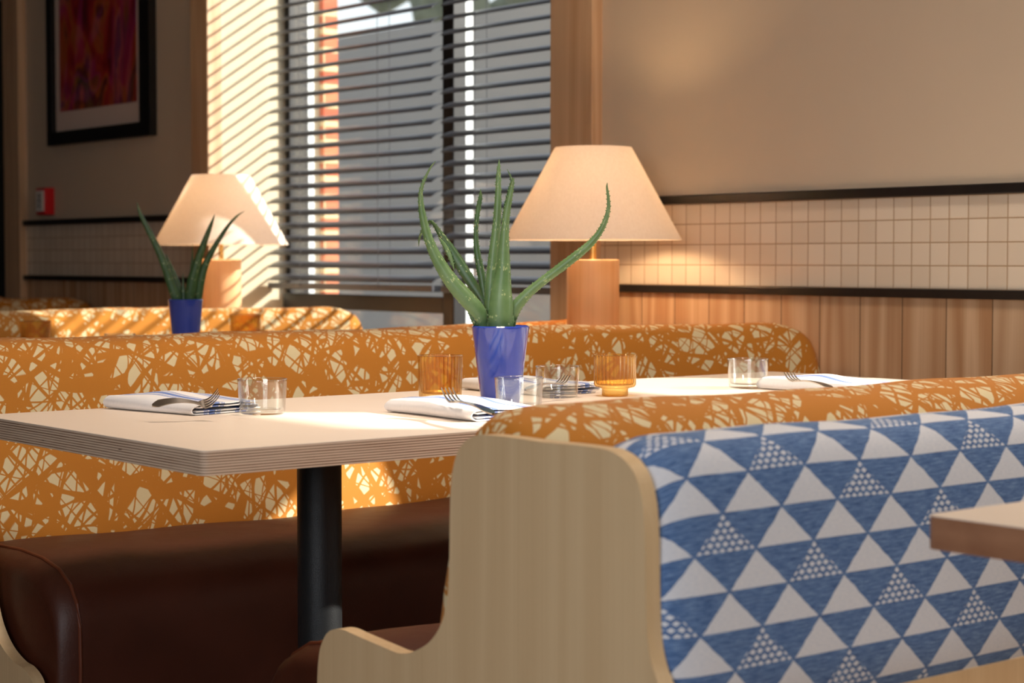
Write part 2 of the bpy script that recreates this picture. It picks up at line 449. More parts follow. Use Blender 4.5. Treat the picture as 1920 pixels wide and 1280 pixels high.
def tube(bm, pts, r, seg=8, taper=None):
    rings = []
    for i, p in enumerate(pts):
        p = Vector(p); t = (Vector(pts[min(i + 1, len(pts) - 1)]) - Vector(pts[max(i - 1, 0)])).normalized()
        s = t.cross(Vector((0, 0, 1)) if abs(t.z) < .9 else Vector((1, 0, 0))).normalized(); q = t.cross(s)
        rr = r if taper is None else r * taper[i]
        rings.append([bm.verts.new(p + s * math.cos(2 * PI * k / seg) * rr + q * math.sin(2 * PI * k / seg) * rr) for k in range(seg)])
    for a, b in zip(rings, rings[1:]):
        for k in range(seg): bm.faces.new((a[k], a[(k + 1) % seg], b[(k + 1) % seg], b[k]))
    bm.faces.new(rings[0]); bm.faces.new(rings[-1]); return bm

# ---------------------------------------------------------------- room shell
W, G = 3.72, 4.05                   # wall face, window plane
W1a, W1b = 4.35, 6.44               # window 1 opening
W2a, W2b = 0.42, 2.43               # window 2 opening (right of the picture)
DA, DB = 8.36, 9.3                  # dark doorway
TOP, TOP2, CEIL = 2.62, 2.42, 3.0
struct('floor', boxes((-3.2, W, -3.2, 10.2, -.1, 0)), M['concrete'])
struct('ceiling', boxes((-3.2, 4.3, -3.2, 10.2, CEIL, CEIL + .1)), M['ceiling'])
struct('wall_right', boxes((W, 4.2, -3.2, W2a, 0, CEIL), (W, 4.2, W2b, W1a, 0, CEIL), (W, 4.2, W1b, DA, 0, CEIL), (W, 4.2, DB, 10.2, 0, CEIL),
    (W, 4.2, W2a, W2b, TOP2, CEIL), (W, 4.2, W2a, W2b, 0, .9), (W, 4.2, W1a, W1b, TOP, CEIL), (W, 4.2, W1a, W1b, 0, .30), (W, 4.2, DA, DB, 2.3, CEIL)), M['jamb'])
struct('wall_left', boxes((-3.2, 4.2, 10.1, 10.3, 0, CEIL)), M['dark_wall'])
struct('wall_back', boxes((-3.3, -3.1, -3.2, 10.2, 0, CEIL)), M['plaster'])
struct('wall_front', boxes((-3.2, 4.2, -3.4, -3.2, 0, CEIL)), M['plaster'])
# wall finishes: boards below, tile band, painted wall above
segs = ((-3.1, W2a - .001), (W2b + .001, W1a - .19), (W1b + .13, DA - .17))
TZ0, TZ1 = .9465, .9465 + 4 * .0575
k = 1
for i, (a, b) in enumerate(segs):
    struct('trim_%d' % k, boxes((W - .014, W, a, b, 0, .926)), M['wain']); k += 1
    struct('trim_%d' % k, boxes((W - .010, W, a, b, .93, 1.19)), M['tile']); k += 1
    struct('trim_%d' % k, boxes((W - .032, W, a, b, .924, .9465)), M['black_trim'], bevel=.003); k += 1
    struct('trim_%d' % k, boxes((W - .032, W, a, b, TZ1, TZ1 + .025)), M['black_trim'], bevel=.003); k += 1
    struct('trim_%d' % k, boxes((W - .004, W, a, b, TZ1 + .02, CEIL)), M['plaster']); k += 1
# wooden casings
for (a, b) in ((W1a - .19, W1a + .004), (W1b - .004, W1b + .13), (DA - .17, DA)):
    struct('trim_%d' % k, boxes((W - .045, W + .02, a, b, 0, CEIL)), M['casing'], bevel=.003); k += 1
struct('door_1', boxes((3.86, 3.92, DA, DB, 0, 2.3), (3.80, 3.86, DA, DA + .05, 0, 2.3), (3.82, 3.86, DA + .05, DB, .98, 1.03)), M['dark_wall'])

# window 1
w1 = struct('window_1', boxes(
    (4.035, 4.125, W1b - .03, W1b, .30, TOP), (4.0, 4.06, W1a, W1a + .05, .30, TOP),
    (4.0, 4.056, 5.27, 5.335, .30, TOP), (4.0, 4.085, W1a, W1b, TOP - .06, TOP), (4.0, 4.085, W1a, W1b, .30, .36),
    (4.0, 4.056, 5.335, W1b - .03, .825, .885)), M['dark_frame'], bevel=.003)
obj('outer_frame', boxes((4.125, 4.152, W1b - .03, W1b, .30, TOP), (4.056, 4.088, 5.27, 5.335, .30, TOP)), M['alu'], w1)
obj('pane', boxes((4.037, 4.043, 5.33, W1b - .029, .36, TOP - .05)), M['pane'], w1)
obj('pane', boxes((4.03, 4.036, W1a + .04, 5.28, .36, TOP - .05)), M['pane'], w1)
# window 2, right of the picture, lets the sun onto the table
w2 = struct('window_2', boxes((G, G + .07, W2a, W2a + .02, .9, TOP2), (G, G + .07, W2b - .02, W2b, .9, TOP2), (G - .05, G + .07, .99, 1.17, .9, TOP2),
    (G, G + .07, W2a, W2b, .9, .94), (G, G + .07, W2a, W2b, TOP2 - .05, TOP2)), M['dark_frame'])
obj('pane', boxes((G + .03, G + .036, W2a, .99, .94, TOP2 - .05)), M['pane'], w2)
obj('pane', boxes((G + .03, G + .036, 1.17, W2b, .94, TOP2 - .05)), M['pane'], w2)

# venetian blinds
def blind(label, x, y0, y1, zb, zt, tilt, pitch=.0512, cords=2, group='slatted blinds'):
    t = thing('venetian_blind', label, 'blind', (x, (y0 + y1) / 2, zb), group)
    bm = bmesh.new(); z = zb + .035
    while z < zt - .03:
        ps = []
        for q in range(5):
            s = (q / 4 - .5) * .056; cr = .0035 * (1 - (s / .025) ** 2)
            ps.append((x + s * math.cos(tilt) - cr * math.sin(tilt), z + s * math.sin(tilt) + cr * math.cos(tilt)))
        for q in range(4):
            (xa, za), (xb, zc) = ps[q], ps[q + 1]
            v = [bm.verts.new(c) for c in ((xa, y0, za), (xb, y0, zc), (xb, y1, zc), (xa, y1, za), (xa, y0, za - .0022), (xb, y0, zc - .0022), (xb, y1, zc - .0022), (xa, y1, za - .0022))]
            for f in ((0, 1, 2, 3), (4, 7, 6, 5), (0, 4, 5, 1), (2, 6, 7, 3)): bm.faces.new([v[i] for i in f])
            if q == 0: bm.faces.new([v[i] for i in (0, 3, 7, 4)])
            if q == 3: bm.faces.new([v[i] for i in (1, 5, 6, 2)])
        z += pitch
    obj('slats', bm, M['slat'], t, smooth=True, angle=40)
    obj('bottom_rail', boxes((x - .026, x + .026, y0, y1, zb - .012, zb + .012)), M['slat'], t, bevel=.003)
    obj('head_rail', boxes((x - .03, x + .03, y0, y1, zt - .03, zt)), M['slat'], t, bevel=.003)
    for q in range(cords):
        yy = y0 + (y1 - y0) * (.30 if q == 0 else .78) if cords == 2 else (y0 + y1) / 2
        bm = bmesh.new()
        for dx in (-.027, .027): tube(bm, [(x + dx, yy, zb), (x + dx, yy, zt - .02)], .0012, 6)
        obj('ladder_cord', bm, M['slat'], t)
    return t
BX = 3.963
blind('charcoal venetian blind on the wider left half of the window, beside the sunlit jamb', BX, 5.315, 6.425, .915, TOP - .005, math.radians(26))
blind('charcoal venetian blind on the right half of the window, behind the lit lamp and aloe', BX, 4.36, 5.265, .915, TOP - .005, math.radians(26))
blind('closed charcoal blind, unseen, added in the second window to shade the bench back', BX, 1.17, 2.42, 1.70, TOP2 - .005, math.radians(-78))  # out of view, put in to block high sun from the bench back

# outside
struct('wall_street', boxes((8.0, 8.4, -2, 26, -.5, 2.72)), M['facade'])
struct('ground', boxes((4.2, 16, -8, 26, -.6, -.5)), M['asphalt'])
struct('wall_brick', boxes((4.201, 4.27, W1b - .03, W1b + .6, -.5, 3.2)), M['brick'])
bm = bmesh.new()
for i in range(60):
    p = Vector((random.uniform(10, 12.5), random.uniform(6, 20), random.uniform(2.2, 4.6)))
    bmesh.ops.create_icosphere(bm, subdivisions=1, radius=random.uniform(.15, .5), matrix=Matrix.Translation(p))
for yy in (9, 12.5, 16): tube(bm, [(11, yy, -.5), (11.1, yy, 2.6)], .12)
tag(obj('street_shrubbery', bm, M['green_bush']), 'blurred green foliage outside, above the grey facade through the top of the blinds', 'foliage', kind='stuff')

# ---------------------------------------------------------------- booths
XP = 1.38                            # outer face of the end panels
XE = 3.655
def bend(x): return .30 * max(0., (x - 2.6) / 1.06) ** 1.8
def back_profile(kind):
    """points (s, z) closed; s = distance from the centre line, starting at the bottom of the face and going up"""
    if kind == 'orange':
        face = [(.275, .40), (.275, .47), (.262, .52), (.244, .60), (.226, .68), (.208, .75), (.193, .800), (.175, .828)]
        top = [(.150, .842), (.118, .848), (.085, .846), (.055, .838), (.03, .822), (.012, .79)]
        back = [(.010, .65), (.010, .40)]
    else:
        face = [(.195, .50), (.203, .52), (.203, .56), (.197, .62), (.190, .68), (.182, .74), (.174, .780), (.162, .803)]
        top = [(.146, .815), (.120, .820), (.09, .818), (.06, .808), (.03, .79), (.012, .77)]
        back = [(.010, .65), (.010, .50)]
    return face + top + back
def cushion_back(c, sg, kind, parent, x0=XP + .022, zadd=0.):
    pr = back_profile(kind); zb = pr[0][1]
    zm = .65; sm_ = .12
    L = XE - x0; st = []
    us = [0, .004, .012, .025, .045, .07, .10]
    xs = [x0 + u for u in us] + [x0 + .10 + (L - .20) * i / 44 for i in range(1, 44)] + [XE - u for u in reversed(us)]
    for x in xs:
        e0 = min(1., (x - x0) / .07); e1 = min(1., (XE - x) / .10)
        k0 = math.sqrt(max(0, 1 - (1 - e0) ** 2)); k1 = math.sqrt(max(0, 1 - (1 - e1) ** 2))
        e = min(k0, k1)
        w = math.sin(x * 9) * .0015 + math.sin(x * 23 + 1) * .001
        pts = []
        for s, z in pr:
            f = min(1., max(0., (z - .62) / .2))          # only the top corners round off
            zz = z - (1 - e) * (.030 if x < 2 else .05) * f + w * f + zadd * f
            ss = sm_ + (s - sm_) * (1 - (1 - e) * (.25 + .15 * f))
            b = bend(x)
            pts.append(Vector((x, c + sg * (ss + b), zz)))
        st.append(pts)
    return obj('back_cushion', sweep(st), M['orange'] if kind == 'orange' else M['blue_tri'], parent, smooth=True, angle=60)
def seat_cushion(c, sg, parent, mat, x0=1.42, xe=3.62):
    pr = [(.20, .13), (.20, .44), (.27, .462), (.36, .472), (.46, .476), (.55, .472), (.62, .460), (.665, .440), (.690, .410), (.700, .370), (.702, .30), (.698, .20), (.690, .13)]
    st = []
    us = [0, .003, .010, .022, .040, .06]
    xs = [x0 + u for u in us] + [x0 + .06 + (xe - x0 - .12) * i / 36 for i in range(1, 36)] + [xe - u for u in reversed(us)]
    for x in xs:
        e0 = min(1., (x - x0) / .06); e1 = min(1., (xe - x) / .06)
        e = min(math.sqrt(max(0, 1 - (1 - e0) ** 2)), math.sqrt(max(0, 1 - (1 - e1) ** 2)))
        w = .004 * math.sin(x * 5.1) + .002 * math.sin(x * 17)
        st.append([Vector((x, c + sg * (.45 + (s - .45) * (1 - .07 * (1 - e))), z - (1 - e) * .035 * (1 if z > .35 else 0) + (w if z > .45 else 0))) for s, z in pr])
    o = obj('seat_cushion', sweep(st), mat, parent, smooth=True, angle=60)
    bm = bmesh.new(); p = st[4]
    tube(bm, [q + Vector((0, 0, 0)) for q in p[2:]], .0035, 8)
    obj('piping', bm, M['welt'], o)
    return o
# half outline of the end panel read off the near one: (s, z) from the centre of the top down to the floor
HP = [(-.0, .808), (.08, .809), (.125, .806), (.155, .790), (.170, .762), (.176, .72), (.178, .65), (.182, .60), (.195, .565), (.22, .538), (.255, .520), (.285, .513), (.32, .515), (.38, .520),
      (.42, .523), (.45, .515), (.468, .495), (.476, .47), (.480, .43), (.487, .39), (.51, .35), (.55, .318), (.60, .300), (.64, .295), (.675, .278), (.698, .24), (.708, .19), (.712, .10), (.714, .02)]
def end_panel(c, parent, x0=XP, t=.022):
    half = [HP[0]]
    for s_, z_ in crom(HP[:-3], 5) + HP[-3:]:
        if s_ > half[-1][0] + 1e-4: half.append((s_, z_))
    out = [(-s_, z_) for s_, z_ in reversed(half[1:])] + half
    bm = bmesh.new()
    tops = [(bm.verts.new((x0, c + s_, z_)), bm.verts.new((x0 + t, c + s_, z_))) for s_, z_ in out]
    lows = [(bm.verts.new((x0, c + s_, 0)), bm.verts.new((x0 + t, c + s_, 0))) for s_, z_ in out]
    for i in range(len(out) - 1):
        (a0, a1), (b0, b1), (c0, c1), (d0, d1) = tops[i], tops[i + 1], lows[i], lows[i + 1]
        bm.faces.new((c0, d0, b0, a0)); bm.faces.new((c1, a1, b1, d1)); bm.faces.new((c0, c1, d1, d0))
        bm.faces.new((a0, b0, b1, a1)).material_index = 1
    for (a0, a1), (c0, c1) in ((tops[0], lows[0]), (tops[-1], lows[-1])): bm.faces.new((a0, a1, c1, c0)).material_index = 1
    return obj('end_panel', bm, [M['panel'], M['panel_edge']], parent)
def bench(c, label, other='orange', group=None):
    t = thing('booth_bench', label, 'booth bench', (XP, c, 0), group)
    cushion_back(c, 1, 'orange', t, zadd=-.009 if other == 'blue' else 0.)
    a = cushion_back(c, -1, other, t, zadd=0 if other == 'blue' else .006)
    if other == 'blue': a['label'] = 'blue and white triangle patterned back cushion'
    end_panel(c, t)
    seat_cushion(c, 1, t, M['leather'])
    s = seat_cushion(c, -1, t, M['panel_edge'] if other == 'blue' else M['leather'])
    obj('base', boxes((XP + .03, XE - .05, c - .60, c + .60, 0, .13)), M['black_trim'], t)
    obj('frame', boxes((XP + .022, 2.66, c - .012, c + .012, .13, .79), (2.66, XE, c - .012, c + .012, .13, .70)), M['panel'], t)
    if other == 'blue':
        obj('lower_rail', boxes((XP + .022, XE - .1, c - .20, c - .175, .40, .50)), M['panel'], t)
    bm = bmesh.new()
    xs = [2.7 + i * (XE - .02 - 2.7) / 12 for i in range(13)]
    for z in (.70, .735):
        pass
    lo, hi = [], []
    for x in xs: lo.append((x, c - bend(x) - .02)); hi.append((x, c + bend(x) + .02))
    out = lo + list(reversed(hi))
    A = [bm.verts.new((x, y, .70)) for x, y in out]; B = [bm.verts.new((x, y, .735)) for x, y in out]
    bm.faces.new(A); bm.faces.new(B)
    for i in range(len(out)): bm.faces.new((A[i], A[(i + 1) % len(out)], B[(i + 1) % len(out)], B[i]))
    obj('ledge', bm, M['panel'], t)
    return t
C1, C2, C3, C4 = 1.65, 3.72, 5.80, 7.85
bench(C1, 'nearest booth bench, curved pale wood end panel between orange patterned and blue triangle backs', 'blue')
b2 = bench(C2, 'long booth bench behind the table, orange brushstroke fabric back and dark brown leather seat')
b3 = copy_tree(b2); b3.location = (XP, C3, 0); b3['label'] = 'orange booth bench with sun stripes on its top, seen beyond the second aloe'
b4 = copy_tree(b2); b4.location = (XP, C4, 0); b4['label'] = 'farthest booth bench at the left edge, its orange top in shade before the dark doorway'

# ---------------------------------------------------------------- tables
def table(name, label, x0, x1, y0, y1, posts, edge, loc=None, sides=None):
    t = thing(name, label, 'table', ((x0 + x1) / 2, (y0 + y1) / 2, 0))
    bm = bmesh.new()
    r = .012; pts = []
    for cx, cy, a0 in ((x1 - r, y1 - r, 0), (x0 + r, y1 - r, 90), (x0 + r, y0 + r, 180), (x1 - r, y0 + r, 270)):
        for q in range(5):
            a = math.radians(a0 + q * 22.5); pts.append((cx + r * math.cos(a), cy + r * math.sin(a)))
    A = [bm.verts.new((x, y, .714)) for x, y in pts]; B = [bm.verts.new((x, y, .7488)) for x, y in pts]; Ct = [bm.verts.new((x, y, .75)) for x, y in pts]
    n = len(pts)
    bm.faces.new(A).material_index = 1
    for i in range(n):
        bm.faces.new((A[i], A[(i + 1) % n], B[(i + 1) % n], B[i])).material_index = 1
        bm.faces.new((B[i], B[(i + 1) % n], Ct[(i + 1) % n], Ct[i])).material_index = 0
    bm.faces.new(Ct).material_index = 0
    obj('tabletop', bm, [M['laminate'], edge], t, smooth=True, angle=25)
    for (px, py) in posts:
        bm = bmesh.new(); lathe(bm, px, py, [(0, .02), (.0385, .02), (.0385, .709), (0, .709)], 40)
        obj('post', bm, M['black_metal'], t, smooth=True)
        bm = bmesh.new(); box(bm, px - .10, px + .10, py - .15, py + .15, .706, .714)
        obj('mounting_plate', bm, M['black_metal'], t)
        bm = bmesh.new(); lathe(bm, px, py, [(0, 0), (.235, 0), (.235, .012), (.06, .03), (0, .03)], 40)
        obj('foot', bm, M['black_metal'], t, smooth=True)
    return t
TX0, TX1, TY0, TY1 = 1.302, 3.30, 2.30, 3.08
tb = table('dining_table', 'long cream dining table with a striped plywood edge, aloe and glasses on it', TX0, TX1, TY0, TY1, ((1.75, 2.69), (2.85, 2.69)), M['ply'])
tb2 = copy_tree(tb); tb2.location = (tb.location.x, 2.69 + 2.09, 0); tb2['label'] = 'dining table in the next booth, hidden behind the orange bench, carrying the darker aloe'
table('dining_table', 'table corner with brown wood edge jutting in at the right before the blue triangle fabric', 1.572, 3.3, .44, 1.245, ((2.0, .78), (2.85, .78)), M['oak_edge'])

# ---------------------------------------------------------------- lamps
def lamp(cx, cy, label):
    z0 = .735
    t = thing('table_lamp', label, 'lamp', (cx, cy, z0), 'wooden table lamps on the booth ledges')
    bm = bmesh.new(); lathe(bm, cx, cy, [(0, z0), (.070, z0), (.072, z0 + .003), (.072, 1.017), (.069, 1.02), (0, 1.02)], 48)
    obj('base', bm, M['lamp_wood'], t, smooth=True)
    bm = bmesh.new(); lathe(bm, cx, cy, [(0, 1.02), (.009, 1.02), (.009, 1.15), (0, 1.15)], 16)
    obj('stem', bm, M['brass'], t, smooth=True)
    bm = bmesh.new(); lathe(bm, cx, cy, [(.2445, 1.073), (.1055, 1.327), (.104, 1.327), (.243, 1.073)], 72, closed=True)
    sh = obj('lamp_shade', bm, M['shade'], t, smooth=True)
    bm = bmesh.new(); lathe(bm, cx, cy, [(0, 1.15), (.014, 1.155), (.016, 1.18), (.028, 1.205), (.03, 1.225), (.02, 1.248), (0, 1.255)], 20)
    obj('bulb', bm, M['bulb'], t, smooth=True)
    bm = bmesh.new()
    for a in range(3):
        an = a * 2 * PI / 3 + .5
        tube(bm, [(cx, cy, 1.318), (cx + .109 * math.cos(an), cy + .109 * math.sin(an), 1.318)], .0012, 6)
        tube(bm, [(cx + .012 * math.cos(an), cy + .012 * math.sin(an), 1.15), (cx + .034 * math.cos(an), cy + .034 * math.sin(an), 1.22), (cx + .012 * math.cos(an), cy + .012 * math.sin(an), 1.318)], .0012, 6)
    obj('harp', bm, M['brass'], t)
    return t
p = at_d(1112, 500, 5.12)
lamp(p.x, p.y, 'lit table lamp with white cone shade nearer the camera, overlapped by the aloe leaf')
p = at_d(415, 500, 6.80)
lamp(p.x, p.y, 'smaller-looking lit table lamp at the left before the striped sunlit jamb')

# ---------------------------------------------------------------- aloe plants
def pot(name, c, label, R1=.0535, R0=.036, h=.147, seg=56):
    t = thing(name, label, 'potted plant', (c.x, c.y, c.z))
    z = c.z
    bm = bmesh.new(); lathe(bm, c.x, c.y, [(0, z), (R0 - .002, z), (R0, z + .003), (R1 - .0005, z + h - .008), (R1, z + h - .006), (R1 + .0006, z + h - .002), (R1 - .0015, z + h), (R1 - .004, z + h - .003), (R1 - .005, z + h - .02), (0, z + h - .02)], seg)
    obj('pot', bm, M['blue_glaze'], t, smooth=True)
    bm = bmesh.new(); lathe(bm, c.x, c.y, [(0, z + h - .0195), (R1 - .0055, z + h - .0195), (R1 - .006, z + h - .012), (0, z + h - .008)], 32)
    obj('soil', bm, M['soil'], t, smooth=True)
    return t
def leaf(parent, pts, zoom, org, D, dd=(0, 0), mat='aloe', thick=.34, teeth=True, base=None, rot=0.):
    """pts: (x, y, width) along the middle of the leaf, placed at true depth D with an offset running dd[0] -> dd[1]"""
    P = crom(pts, 7); n = len(P); C3_, Wd = [], []
    for i, (x, y, w) in enumerate(P):
        f = i / (n - 1); d = D + dd[0] + (dd[1] - dd[0]) * f
        px, py = org[0] + x / zoom, org[1] + y / zoom
        C3_.append(at_d(px, py, d)); Wd.append(max(.0006, w / zoom * d / FPX / 2))
    if base is not None:
        C3_.insert(0, Vector(base)); Wd.insert(0, Wd[0] * .7)
    n = len(C3_); st = []; sides = []
    for i in range(n):
        t = (C3_[min(i + 1, n - 1)] - C3_[max(i - 1, 0)]).normalized()
        view = (C3_[i] - CAM).normalized()
        sd = t.cross(view).normalized(); nm = sd.cross(t).normalized()
        if nm.dot(view) > 0: nm = -nm
        w = Wd[i]; tk = w * thick * 2
        sec = []
        for q in range(12):
            a = 2 * PI * q / 12; cx, sy = math.cos(a), math.sin(a)
            sec.append(C3_[i] + sd * (w * (abs(cx) ** .9) * (1 if cx > 0 else -1)) + nm * (tk * sy * (1.0 if sy > 0 else .55)))
        st.append(sec); sides.append((sd, nm, t))
    bm = sweep(st)
    if teeth:
        for sgn in (-1, 1):
            acc = 0.; nxt = .006
            for i in range(1, n - 3):
                acc += (C3_[i] - C3_[i - 1]).length
                while acc > nxt and Wd[i] > .0022:
                    sd, nm, t = sides[i]; f = random.uniform(0, 1)
                    b = C3_[i].lerp(C3_[i - 1], f) + sd * (sgn * Wd[i] * .97)
                    s = .0013; tip = b + sd * sgn * .0024 + t * .0012
                    v = [bm.verts.new(b + t * s), bm.verts.new(b - t * s + nm * s * .6), bm.verts.new(b - t * s - nm * s * .6), bm.verts.new(tip)]
                    for f_ in ((0, 1, 3), (1, 2, 3), (2, 0, 3)): bm.faces.new([v[k_] for k_ in f_])
                    nxt += random.uniform(.006, .010)
    return obj('leaf', bm, M[mat], parent, smooth=True, angle=50)
Z1, O1 = 3.7636, (760, 280)
pc = at_z(938.5, 758, .75)
a1 = pot('potted_aloe', pc, 'tall pale green aloe in a glossy blue pot on the long table')
D1 = pc.dot(fh)
b1 = (pc.x, pc.y, .75 + .128)
def bs(dx, dy=0.): v = Vector(b1) + RT * dx + fh * dy; return (v.x, v.y, v.z)
leaf(a1, [(548, 1235, 70), (520, 1150, 105), (430, 1050, 118), (325, 930, 104), (240, 800, 86), (182, 680, 70), (143, 560, 58), (116, 430, 46), (108, 320, 31), (121, 248, 22), (150, 180, 17), (184, 118, 11), (213, 84, 2)], Z1, O1, D1, (-.012, -.035), base=bs(-.015, -.01))
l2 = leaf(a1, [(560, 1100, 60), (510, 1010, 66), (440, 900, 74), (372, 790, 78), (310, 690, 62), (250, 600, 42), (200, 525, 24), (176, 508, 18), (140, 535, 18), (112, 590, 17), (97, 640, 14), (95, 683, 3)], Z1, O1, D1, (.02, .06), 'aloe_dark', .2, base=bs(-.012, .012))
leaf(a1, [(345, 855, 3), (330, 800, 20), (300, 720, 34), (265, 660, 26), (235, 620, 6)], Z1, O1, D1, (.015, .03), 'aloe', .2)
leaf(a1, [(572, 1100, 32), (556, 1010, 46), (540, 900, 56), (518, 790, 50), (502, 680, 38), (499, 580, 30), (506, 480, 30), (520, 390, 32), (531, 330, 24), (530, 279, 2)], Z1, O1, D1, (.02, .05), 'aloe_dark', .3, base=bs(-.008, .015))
leaf(a1, [(600, 1150, 90), (602, 1000, 84), (612, 850, 74), (626, 700, 66), (640, 580, 60), (650, 450, 54), (655, 320, 44), (657, 200, 34), (660, 120, 20), (662, 70, 2)], Z1, O1, D1, (.012, .02), base=bs(0, .01))
leaf(a1, [(668, 1255, 168), (674, 1120, 172), (678, 1000, 146), (690, 850, 104), (695, 700, 78), (702, 580, 58), (712, 470, 50), (727, 390, 42), (741, 320, 34), (753, 260, 26), (762, 203, 14)], Z1, O1, D1, (-.02, -.03), base=bs(.006, -.012))
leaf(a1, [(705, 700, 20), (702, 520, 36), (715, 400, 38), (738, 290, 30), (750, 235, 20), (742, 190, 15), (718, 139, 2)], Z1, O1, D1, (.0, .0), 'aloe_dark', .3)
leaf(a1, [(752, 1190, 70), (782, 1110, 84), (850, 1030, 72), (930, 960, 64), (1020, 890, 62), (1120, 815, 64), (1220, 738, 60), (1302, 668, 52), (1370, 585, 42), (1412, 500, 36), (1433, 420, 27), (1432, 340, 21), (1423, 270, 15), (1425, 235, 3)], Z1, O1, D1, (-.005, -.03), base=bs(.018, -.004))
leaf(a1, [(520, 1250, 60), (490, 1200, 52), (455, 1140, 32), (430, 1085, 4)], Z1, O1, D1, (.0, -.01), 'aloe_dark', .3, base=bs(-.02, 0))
leaf(a1, [(572, 1090, 24), (578, 980, 16), (577, 868, 2)], Z1, O1, D1, (.025, .03), base=bs(-.004, .02))
leaf(a1, [(735, 1240, 50), (752, 1210, 34), (763, 1170, 3)], Z1, O1, D1, (-.02, -.02), base=bs(.015, -.01))

D2 = 5.38
g2 = at_d(348, 560, D2)
pc2 = Vector((g2.x, g2.y, .75))
O2 = (220, 300)
a2 = pot('potted_aloe', pc2, 'darker aloe in a shaded navy pot in the next booth, before the left lamp', R1=.050, R0=.036, h=1.02 - 74.5 * D2 / FPX - .75)
hb2 = 1.02 - 74.5 * D2 / FPX - .015
def bs2(dx): v = Vector((pc2.x, pc2.y, hb2)) + RT * dx; return (v.x, v.y, v.z)
for pts, dd, bx in (
    ([(420, 985, 70), (375, 860, 66), (335, 745, 58), (282, 620, 48), (222, 500, 40), (165, 385, 27), (137, 298, 3)], (-.01, -.04), -.02),
    ([(445, 980, 46), (425, 900, 58), (390, 800, 48), (358, 710, 22), (345, 660, 3)], (.01, .02), -.01),
    ([(508, 985, 70), (530, 850, 72), (572, 700, 58), (618, 570, 42), (660, 460, 26), (688, 382, 3)], (-.01, -.03), .005),
    ([(575, 985, 46), (585, 870, 58), (625, 730, 48), (700, 590, 34), (778, 470, 24), (845, 395, 13), (897, 360, 2)], (.0, -.02), .02),
    ([(470, 985, 40), (464, 880, 20), (463, 800, 2)], (.0, .0), 0.),
    ([(520, 985, 40), (524, 800, 26), (530, 680, 14), (530, 590, 2)], (.02, .04), 0.),
    ([(560, 985, 40), (605, 850, 26), (612, 760, 10), (612, 700, 2)], (.02, .04), .015)):
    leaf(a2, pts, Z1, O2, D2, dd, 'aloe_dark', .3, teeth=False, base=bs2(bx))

# ---------------------------------------------------------------- glassware
def tumbler(c, label):
    z = c.z; t = thing('glass_tumbler', label, 'glass', (c.x, c.y, z), 'clear tumblers on the table')
    bm = bmesh.new()
    lathe(bm, c.x, c.y, [(0, z + .0008), (.034, z + .0005), (.0385, z + .002), (.0395, z + .006), (.0432, z + .058), (.0437, z + .0612), (.0428, z + .0620), (.0418, z + .0608), (.0412, z + .058), (.0370, z + .011), (.034, z + .0085), (0, z + .0078)], 64)
    obj('bowl', bm, M['glass'], t, smooth=True, angle=0)
    return t
tb_pos = (((492, 776), 'clear short tumbler on its own beside the striped napkin at the left'), ((973, 772), 'clear tumbler in front of the blue pot, half hidden by the orange bench back'),
          ((1045, 745), 'clear tumbler just right of the blue pot, in front of the rear napkin'), ((1402, 727), 'clear tumbler farthest right on the table, beside the bluish napkin'))
for (px, py), lb in tb_pos: tumbler(at_z(px, py, .75), lb)
tumbler(at_d(402, 640, 5.25).xy.to_3d() + Vector((0, 0, .75)), 'tumbler just right of the navy pot, rim peeping over the orange bench')
tumbler(at_d(225, 640, 5.2).xy.to_3d() + Vector((0, 0, .75)), 'tumbler left of the navy pot, only its rim over the orange bench')

def votive(c, label, footed=True, sc=1.):
    z = c.z; t = thing('candle_glass', label, 'candle holder', (c.x, c.y, z), 'ribbed amber candle glasses')
    def fl(r, zz, a): return r * (1 + (.045 * (.5 + .5 * math.cos(a * 30)) if r > .030 * sc and zz - z > .018 else 0))
    R = .0405 * sc; H = .083 * sc
    bm = bmesh.new()
    if footed:
        pr = [(0, z + .001), (.0255 * sc, z), (.0265 * sc, z + .002), (.0265 * sc, z + .014), (.030 * sc, z + .0165), (R - .003, z + .0185), (R, z + .023), (R, z + H - .004), (R + .001, z + H - .001), (R - .001, z + H), (R - .003, z + H - .003), (R - .0035, z + .027), (R - .006, z + .0225), (0, z + .0215)]
    else:
        pr = [(0, z + .001), (R - .004, z), (R - .001, z + .003), (R, z + .008), (R, z + H - .004), (R + .001, z + H - .001), (R - .001, z + H), (R - .003, z + H - .003), (R - .0035, z + .016), (R - .006, z + .012), (0, z + .011)]
    lathe(bm, c.x, c.y, pr, 272, flute=fl)
    obj('ribbed_glass', bm, M['amber'], t, smooth=True, angle=0)
    return t
votive(at_z(825.5, 748, .75), 'ribbed amber glass without foot, left of the blue pot behind the napkin and fork', footed=False, sc=1.03)
votive(at_z(1153, 742, .75), 'ribbed amber glass on a narrow foot, right of the blue pot', sc=.99)
votive(at_d(67, 640, 5.50).xy.to_3d() + Vector((0, 0, .75)), 'ribbed amber glass at the far left, showing over the orange bench', footed=False, sc=1.06)
votive(at_d(460, 640, 5.90).xy.to_3d() + Vector((0, 0, .75)), 'ribbed amber glass showing over the orange bench, right of the navy pot and lamp base', footed=False, sc=1.16)

